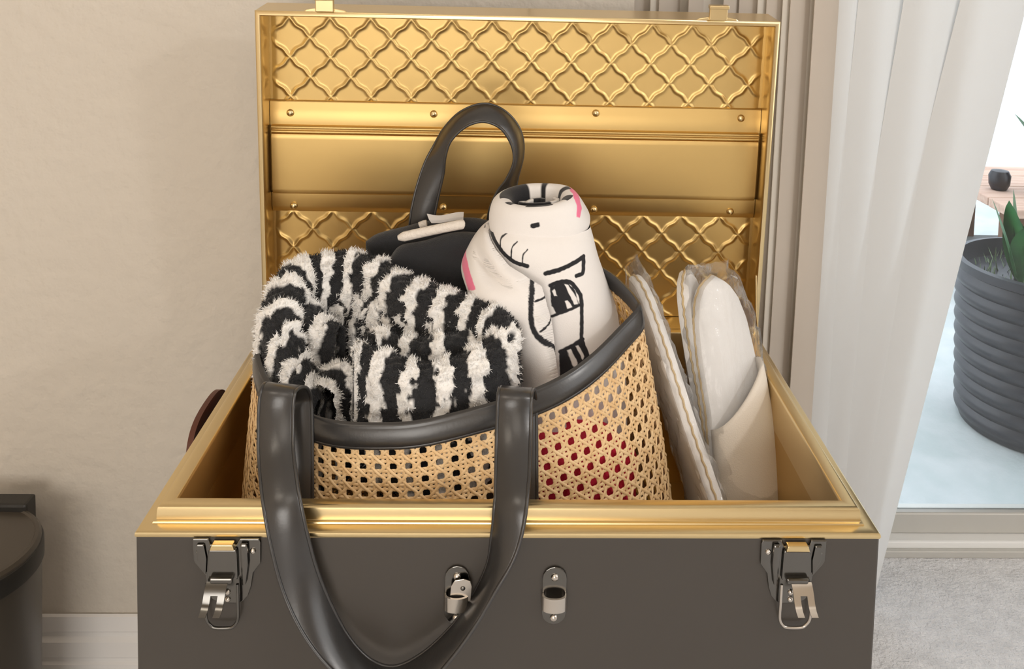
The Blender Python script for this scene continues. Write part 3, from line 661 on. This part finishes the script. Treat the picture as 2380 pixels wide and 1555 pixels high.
C = paint(G, strokes=[
    ([(1134, 540), (1142, 566), (1166, 592), (1196, 612), (1226, 620)], 8, INK), ([(1141, 562), (1148, 548), (1158, 545)], 2.5, INK), ([(1162, 590), (1164, 568), (1178, 556)], 2.5, INK), ([(1188, 608), (1190, 582), (1202, 569)], 2.5, INK), ([(1214, 616), (1216, 596), (1226, 584)], 2.5, INK),
    ([(1268, 635), (1300, 627), (1330, 617), (1358, 606)], 9, INK), ([(1358, 606), (1358, 622), (1355, 640), (1340, 643)], 8, INK),
    ([(1278, 660), (1300, 653), (1322, 653), (1338, 668), (1350, 690), (1351, 730), (1350, 775), (1356, 795), (1366, 818)], 8, INK),
    ([(1282, 725), (1310, 716), (1346, 705)], 6, INK), ([(1300, 803), (1325, 792), (1352, 778)], 8, INK),
    ([(1335, 513), (1350, 524), (1372, 534)], 9, INK), ([(1348, 512), (1358, 505), (1368, 520)], 4, INK), ([(1238, 523), (1250, 524)], 9, INK), ],
    polys=[([(1278, 664), (1300, 655), (1320, 656), (1336, 672), (1344, 702), (1312, 716), (1284, 724), (1280, 700)], INK),
           ([(1283, 672), (1288, 667), (1294, 682), (1288, 682)], WT), ([(1312, 658), (1320, 660), (1340, 690), (1342, 702), (1334, 702), (1322, 678)], WT), ([(1313, 694), (1318, 692), (1330, 708), (1318, 712)], WT), ([(1278, 702), (1284, 706), (1292, 722), (1282, 724)], WT),
           ([(1298, 806), (1325, 794), (1350, 782), (1358, 800), (1366, 820), (1340, 838), (1300, 870)], INK),
           ([(1316, 800), (1324, 797), (1340, 828), (1338, 838), (1330, 836)], WT), ([(1336, 792), (1342, 790), (1356, 815), (1352, 822)], WT),
           ], Y=YP, front=fm)
b = MB(); b.grid(G, False, True, c=C); n0 = b.n
b.build('towel_body', M['velour'], wt, smooth=180)
# collar: the turned-over top of the roll with a hollow
col_rows = [(536, 1150, 1350, .250, .036), (530, 1141, 1366, .250, .041), (510, 1138, 1372, .250, .043), (480, 1141, 1360, .250, .042), (458, 1150, 1345, .250, .039), (449, 1168, 1328, .250, .032), (456, 1188, 1308, .250, .024), (478, 1196, 1300, .250, .021), (500, 1200, 1296, .250, .020)]
G, t = lathe_cloth(col_rows, 240, 200)
G[..., 2] += (.016*np.cos(t - .9)*.35)[None] + .0015*vnoise(G*60, 3); G[..., 0] += .003*vnoise(G*40, 8)
fm2 = np.broadcast_to(np.ones_like(t, bool), G.shape[:2])
C = paint(G, strokes=[([(1238, 527), (1250, 524)], 10, INK)], polys=[([(1318, 448), (1336, 452), (1350, 470), (1356, 500), (1350, 516), (1342, 512), (1344, 490), (1336, 470), (1322, 462)], PINK)], Y=.205, front=np.broadcast_to(np.sin(t) < .55, G.shape[:2]))
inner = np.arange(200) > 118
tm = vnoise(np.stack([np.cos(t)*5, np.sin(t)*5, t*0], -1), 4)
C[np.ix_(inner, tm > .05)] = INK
b = MB(); b.grid(G, False, True, c=C); b.build('collar', M['velour'], wt, smooth=180)
# core of the roll inside the hollow
P = []
for a in np.linspace(0, 4.2*np.pi, 140):
    r_ = .006 + .0035*a/np.pi/1.0; c0 = at(1248, 470, .25); P.append([c0[0] + r_*1.15*math.cos(a), .25 + r_*.75*math.sin(a), c0[2] + .004*math.cos(a*.5)])
P = np.array(P); G = np.stack([P + np.array([0, 0, -.05]), P + np.array([0, 0, -.002]), P], 1); Cc = np.where((np.sin(np.linspace(0, 4.2*np.pi, 140)*1.3 + .5) > 0)[:, None, None], INK, WT)*np.ones((140, 3, 1)); b = MB(); b.grid(G, c=Cc)
o = b.build('rolled_core', M['velour'], wt, smooth=180); sm = o.modifiers.new('thick', 'SOLIDIFY'); sm.thickness = .0045; sm.offset = 0
# outer flap folded across the left half
fl_rows = [(520, 1150, 1380, .250, .044), (548, 1118, 1372, .247, .058), (580, 1098, 1368, .244, .066), (620, 1084, 1366, .240, .072), (660, 1092, 1376, .236, .074), (720, 1128, 1400, .232, .074), (800, 1170, 1420, .228, .074), (880, 1190, 1432, .224, .074), (1010, 1200, 1440, .220, .073)]
NVF = 460; G0, t = lathe_cloth(fl_rows, 720, NVF)
rows_y = np.interp(np.linspace(0, len(fl_rows)-1, NVF), range(len(fl_rows)), [r[0] for r in fl_rows])
edge_px = np.interp(rows_y, [520, 535, 560, 585, 600, 620, 700, 780, 830, 870, 1010], [1124, 1130, 1152, 1190, 1226, 1260, 1279, 1291, 1299, 1307, 1320])
NA = 330; GF = np.zeros((NVF, NA, 3))
for i in range(NVF):
    xe = at(edge_px[i], rows_y[i], .175)[0]
    fr_i = np.where(np.sin(t) < 0)[0]; j = fr_i[np.argmin(np.abs(G0[i, fr_i, 0] - xe))]; ta = t[j]      # angle of the free edge (pi..2pi)
    tb = np.pi*.62; ts = np.linspace(ta, tb, NA)
    GF[i] = np.stack([np.interp(ts, t, G0[i, :, k]) for k in range(3)], -1)
# the free edge turns under, softly; a sag fold at the shoulder
uu = np.linspace(0, 1, NA)[None]
GF[..., 1] += .010*np.exp(-(uu/.035)**2)
fold = np.exp(-((rows_y[:, None]-590)/26)**2) * np.exp(-((uu-.20)/.10)**2); GF[..., 1] += .014*fold; GF[..., 2] -= .004*fold
fold2 = np.exp(-((rows_y[:, None]-650)/40)**2) * np.exp(-((uu-.3)/.2)**2); GF[..., 1] -= .004*fold2
GF = GF + .0012*vnoise(GF*45, 15)[..., None]
CF = paint(GF, strokes=[
    ([(1232, 598), (1243, 606), (1242, 640), (1233, 668), (1232, 720), (1240, 755), (1262, 785), (1290, 806), (1302, 840)], 9, INK),
    ([(1243, 625), (1262, 628), (1276, 636)], 4, INK), ([(1240, 695), (1258, 694), (1276, 686)], 4, INK), ([(1252, 758), (1270, 745), (1280, 730)], 4, INK)],
    polys=[([(1070, 626), (1088, 640), (1100, 662), (1112, 682), (1096, 690), (1076, 660)], PINK)], Y=.172)
b = MB(); b.grid(GF, c=CF); o = b.build('outer_flap', M['velour'], wt, smooth=180); sm = o.modifiers.new('thick', 'SOLIDIFY'); sm.thickness = .0045; sm.offset = -1

# red and pale grey cloths low in the bag, seen through the weave
def cloth_lump(name, c, sx, sy, sz, mt, lab, seed):
    u = np.linspace(0, 2*np.pi, 40, endpoint=False); v_ = np.linspace(.02, np.pi-.02, 24); U, V = np.meshgrid(u, v_)
    sp = lambda a: np.sign(a)*np.abs(a)**.6
    G = np.stack([c[0] + sx*sp(np.cos(U))*sp(np.sin(V)), c[1] + sy*sp(np.sin(U))*sp(np.sin(V)), c[2] + sz*sp(np.cos(V))], -1); G += .004*vnoise(G*70, seed)[..., None]
    b = MB(); b.grid(G, False, True); return b.build(name, mt, smooth=180, label=lab, cat='cloth')
cloth_lump('red_cloth', (.062, .150, H-.062), .068, .042, .082, M['red'], 'red folded cloth glimpsed through the right side of the cane tote', 3)
cloth_lump('grey_cloth', (.035, .215, H-.080), .08, .04, .100, M['greycloth'], 'pale grey folded cloth glimpsed through the cane beneath the printed towel', 6)

# ------------------------------------------------------------------ slippers in clear plastic
def slipper_at(name, lab, A, Bp, facing, mt_top, wid=.088, upper=True):
    """A heel end (top), Bp toe end (bottom), facing = direction the insole looks"""
    A, Bp = np.array(A), np.array(Bp); v_ = Bp - A; Ln = np.linalg.norm(v_); v_ /= Ln; f = np.array(facing, float); f -= v_*(f@v_); f /= np.linalg.norm(f); u = np.cross(v_, f)
    root = thing(name, lab, 'slipper', tuple(Bp), 'spa slippers packed in clear plastic')
    t = np.linspace(0, 1, 60); hw = wid/2*np.interp(t, [0, .03, .08, .16, .28, .45, .62, .76, .88, .95, .985, 1], [0, .34, .56, .70, .76, .76, .90, 1.0, .93, .70, .40, 0])
    out = np.concatenate([np.stack([hw, t*Ln], 1), np.stack([-hw, t*Ln], 1)[::-1][1:-1]])
    out, _ = resample(np.vstack([out, out[:1]]), 121); out = out[:-1]
    P3 = lambda a, c, d: A + u*a + v_*c + f*d
    prof = [(0, -.004), (.0015, -.0055), (.0, -.0055)]
    b = MB(); rings = []
    for sc, d in ((.88, -.0085), (.965, -.0078), (1.0, -.0045), (1.0, .0045), (.965, .0078), (.88, .0085)):
        rings.append([P3(a*sc, Ln/2 + (c-Ln/2)*(1-(1-sc)*.35), d) for a, c in out])
    b.grid(np.array(rings), False, True); n = len(out); b.f.append(tuple(range(n))[::-1]); b.f.append(tuple(range(b.n-n, b.n))); b.build('sole', mt_top, root, smooth=50)
    zz_ = .0006*np.where(np.arange(120) % 2, 1, -1)
    b = MB(); b.tube([P3(a*1.012, Ln/2 + (c-Ln/2)*1.004, z_) for (a, c), z_ in zip(out, zz_)], .0014, 6, closed=True); b.build('braid_trim', M['braid'], root, smooth=60, label='beige braided edge')
    if upper:
        G = []
        for q in np.linspace(0, 1, 26):
            row = []
            for a in np.linspace(0, math.pi, 19):
                t0 = .40 + .10*math.cos(a); tt_ = t0 + (.985-t0)*q; h_ = np.interp(tt_, t, hw); bul = .026*math.sin(math.pi*min(1, (1-tt_)/.6*.5+.03))**.8
                row.append(P3(h_*.98*math.cos(a), Ln*tt_, .008 + bul*math.sin(a)**.8))
            G.append(row)
        G = np.array(G); b = MB(); b.grid(G); o = b.build('upper', M['slipup'], root, smooth=60); sm = o.modifiers.new('thick', 'SOLIDIFY'); sm.thickness = .004; sm.offset = 0
    return root, P3, Ln, hw, t
def wrap(parent, P3, Ln, hw, t, d0, d1, pad, seed, peak=None):
    """loose film around a slipper pack"""
    rings = []
    tt_ = np.linspace(-.045, 1.03, 46)
    for q in tt_:
        h_ = np.interp(np.clip(q, .05, .97), t, hw) + pad; k = 1.0 if q > .03 else max(.25, (q+.045)/.075)
        a = np.linspace(0, 2*np.pi, 40, endpoint=False); e = .75
        A_ = np.sign(np.cos(a))*np.abs(np.cos(a))**e*h_; Dd_ = (d0+d1)/2 + np.sign(np.sin(a))*np.abs(np.sin(a))**e*(d1-d0)/2*k
        rings.append([P3(x, q*Ln, d) for x, d in zip(A_, Dd_)])
    G = np.array(rings); G = G + .0022*vnoise(G*120, seed)[..., None] + .0012*vnoise(G*310, seed+2)[..., None]
    b = MB(); b.grid(G, False, True); return b.build('plastic_wrap', M['poly'], parent, smooth=180, label='clear plastic wrap')
zf = H + TR + .006
# pack seen edge-on beside the bag
A1 = at(1474, 640, .300); B1 = (.246, .105, zf)
r1, P3, Ln, hw, t = slipper_at('slipper', 'white slipper wedged edge-on against the side of the tote bag', A1, B1, (.97, .18, .1), M['slip'], .088, False)
wrap(r1, P3, Ln, hw, t, -.012, .014, .008, 5)
# pack with its insole towards the room
A2 = at(1592, 628, .330); B2 = (.262, .215, zf)
r2, P3, Ln, hw, t = slipper_at('slipper', 'cream slipper at the back of the plastic wrapped pair', A2, B2, (.88, -.48, .1), M['slip'], .090, False)
A3 = at(1652, 640, .318); B3 = (.285, .200, zf)
r3, P3, Ln, hw, t = slipper_at('slipper', 'white slipper with insole showing, rightmost in the trunk', A3, B3, (.50, -.86, .1), M['slip'], .112, True)
wrap(r3, P3, Ln, hw, t, -.034, .030, .008, 9)

# ------------------------------------------------------------------ the bin
bc = (-.718, .402); zt = H - .280; R_ = .098
bn = thing('pedal_bin', 'small dark round pedal bin beside the baseboard', 'bin', (bc[0], bc[1], 0))
MB().lathe([(R_*.93, 0), (R_*.95, .01), (R_, zt-.035), (R_, zt-.03)], (bc[0], bc[1], 0), 72).build('body', M['bin'], bn, smooth=40)
MB().lathe([(R_*.95, 0.001), (R_*.98, 0.004), (R_*.98, .018), (R_*.95, .02)], (bc[0], bc[1], 0), 72).build('base_ring', M['binblack'], bn, smooth=40)
MB().lathe([(R_*1.0, zt-.034), (R_*1.03, zt-.032), (R_*1.03, zt-.012), (R_*1.015, zt-.008), (R_*.985, zt-.006)], (bc[0], bc[1], 0), 72).build('collar', M['binblack'], bn, smooth=35)
MB().lathe([(R_*1.0, zt-.010), (R_*1.0, zt-.004), (R_*.97, zt), (R_*.93, zt+.001), (R_*.91, zt-.001), (R_*.5, zt+.003), (.001, zt+.004)], (bc[0], bc[1], 0), 72).build('lid', M['binlid'], bn, smooth=35)
MB().box((bc[0]-.05, bc[1]+R_*.80, zt-.05), (bc[0]+.05, bc[1]+R_*1.10, zt+.010)).build('hinge_block', M['binblack'], bn, bevel=.004)

# ------------------------------------------------------------------ on the patio
pc_ = (1.305, 1.405); pr = .205
pt = thing('planter_pot', 'large black ribbed planter pot on the patio', 'planter', (pc_[0], pc_[1], -.05))
prof = [(pr*.86, 0), (pr*.90, .004)]
for k in range(10):
    z0_ = .015 + k*.036
    for a in np.linspace(0, 1, 6, endpoint=False): prof.append((pr*(.91+.09*(z0_+.036*a)/.375) + .009*math.sin(math.pi*a), z0_ + .036*a))
prof += [(pr*1.0, .378), (pr*1.035, .382), (pr*1.035, .402), (pr*.97, .404), (pr*.95, .36)]
MB().lathe(prof, (pc_[0], pc_[1], -.05), 80).build('ribbed_wall', M['pot'], pt, smooth=60)
MB().lathe([(pr*.96, .335), (pr*.6, .35), (.001, .355)], (pc_[0], pc_[1], -.05), 40).build('soil', M['soil'], pt, smooth=60)
def leaf_blade(mb, base, tip, wid, droop, n=9):
    base, tip = np.array(base, float), np.array(tip, float); d = tip-base; sd_ = np.cross(d, [0, 0, 1.0]); sd_ /= np.linalg.norm(sd_)+1e-9; G = []
    for q in np.linspace(0, 1, n):
        c = base + d*q - np.array([0, 0, droop*q*q]); w_ = wid*math.sin(math.pi*(.08+.92*q))**.8 if q < 1 else 0.0004
        G.append([c - sd_*w_/2, c + np.array([0, 0, -.1*w_]), c + sd_*w_/2])
    mb.grid(np.array(G)); return mb
pcx = pc_[0] - .055
pl = thing('leafy_plant', 'broad green leaves growing out of the ribbed pot', 'plant', (pc_[0], pc_[1], .30))
for k in range(11):
    a = k*2.4; rr = .03 + .004*k; hgt = .24 + .04*math.sin(k*1.7)
    leaf_blade(MB(), (pcx+.02*math.cos(a), pc_[1]+.02*math.sin(a), .30), (pcx+rr*math.cos(a)*1.4, pc_[1]+rr*math.sin(a)*1.2, .30+hgt), .085, .05).build('leaf', M['leaf'], pl, smooth=60)
b = MB()
for k in range(260):
    a = rng.uniform(0, 6.28); q = pr*.9*math.sqrt(rng.uniform()); leaf_blade(b, (pc_[0]+q*math.cos(a), pc_[1]+q*math.sin(a), .295), (pc_[0]+q*math.cos(a)+rng.normal()*.012, pc_[1]+q*math.sin(a)+rng.normal()*.012, .295+rng.uniform(.02, .05)), .004, 0, 3)
b.build('moss_tuft', M['grass'], pl, kind='stuff')
# wooden table behind
T0 = at(2296, 458, 2.25); tz = T0[2]
tb = thing('wooden_table', 'weathered wooden table standing behind the ribbed pot', 'table', (T0[0]+.5, 2.4, -.05))
for k in range(4):
    MB().box((T0[0], 2.1 + k*.152, tz-.03), (T0[0]+1.0, 2.1 + k*.152+.146, tz)).build('plank', M['wood'], tb, bevel=.004)
MB().box((T0[0]+.02, 2.12, tz-.11), (T0[0]+.98, 2.16, tz-.03)).build('apron', M['wooddark'], tb, bevel=.003)
for x in (T0[0]+.03, T0[0]+.87):
    for y in (2.13, 2.58): MB().box((x, y, -.05), (x+.10, y+.10, tz-.03)).build('leg', M['wooddark'], tb, bevel=.004)
MB().box((T0[0]+.0, 2.11, tz-.27), (T0[0]+1.0, 2.60, tz-.235)).build('shelf', M['greyboard'], tb, bevel=.003)
P = at(2336, 345, 2.35); b = MB(); b.lathe([(.001, 0), (.025, .002), (.034, .02), (.036, .05), (.028, .066), (.001, .07)], (P[0]-.012, 2.35, tz+.0), 40)
b.build('dark_vase', M['pot'], smooth=50, label='dark rounded vase on the wooden patio table', cat='vase')
P = at(2400, 250, 2.3); pl2 = thing('potted_shrub', 'green shrub on the far end of the patio table', 'plant', (P[0]+.08, 2.3, tz))
MB().lathe([(.06, 0), (.075, .10), (.08, .11), (.07, .11), (.001, .10)], (P[0]+.08, 2.3, tz), 40).build('pot', M['pot'], pl2, smooth=50)
for k in range(26):
    a = k*2.4; rr = .05 + .11*rng.random(); leaf_blade(MB(), (P[0]+.08, 2.3, tz+.10), (P[0]+.08+rr*math.cos(a), 2.3+rr*math.sin(a), tz+.25+.25*rng.random()), .05, .04).build('leaf', M['leaf'], pl2, smooth=60)
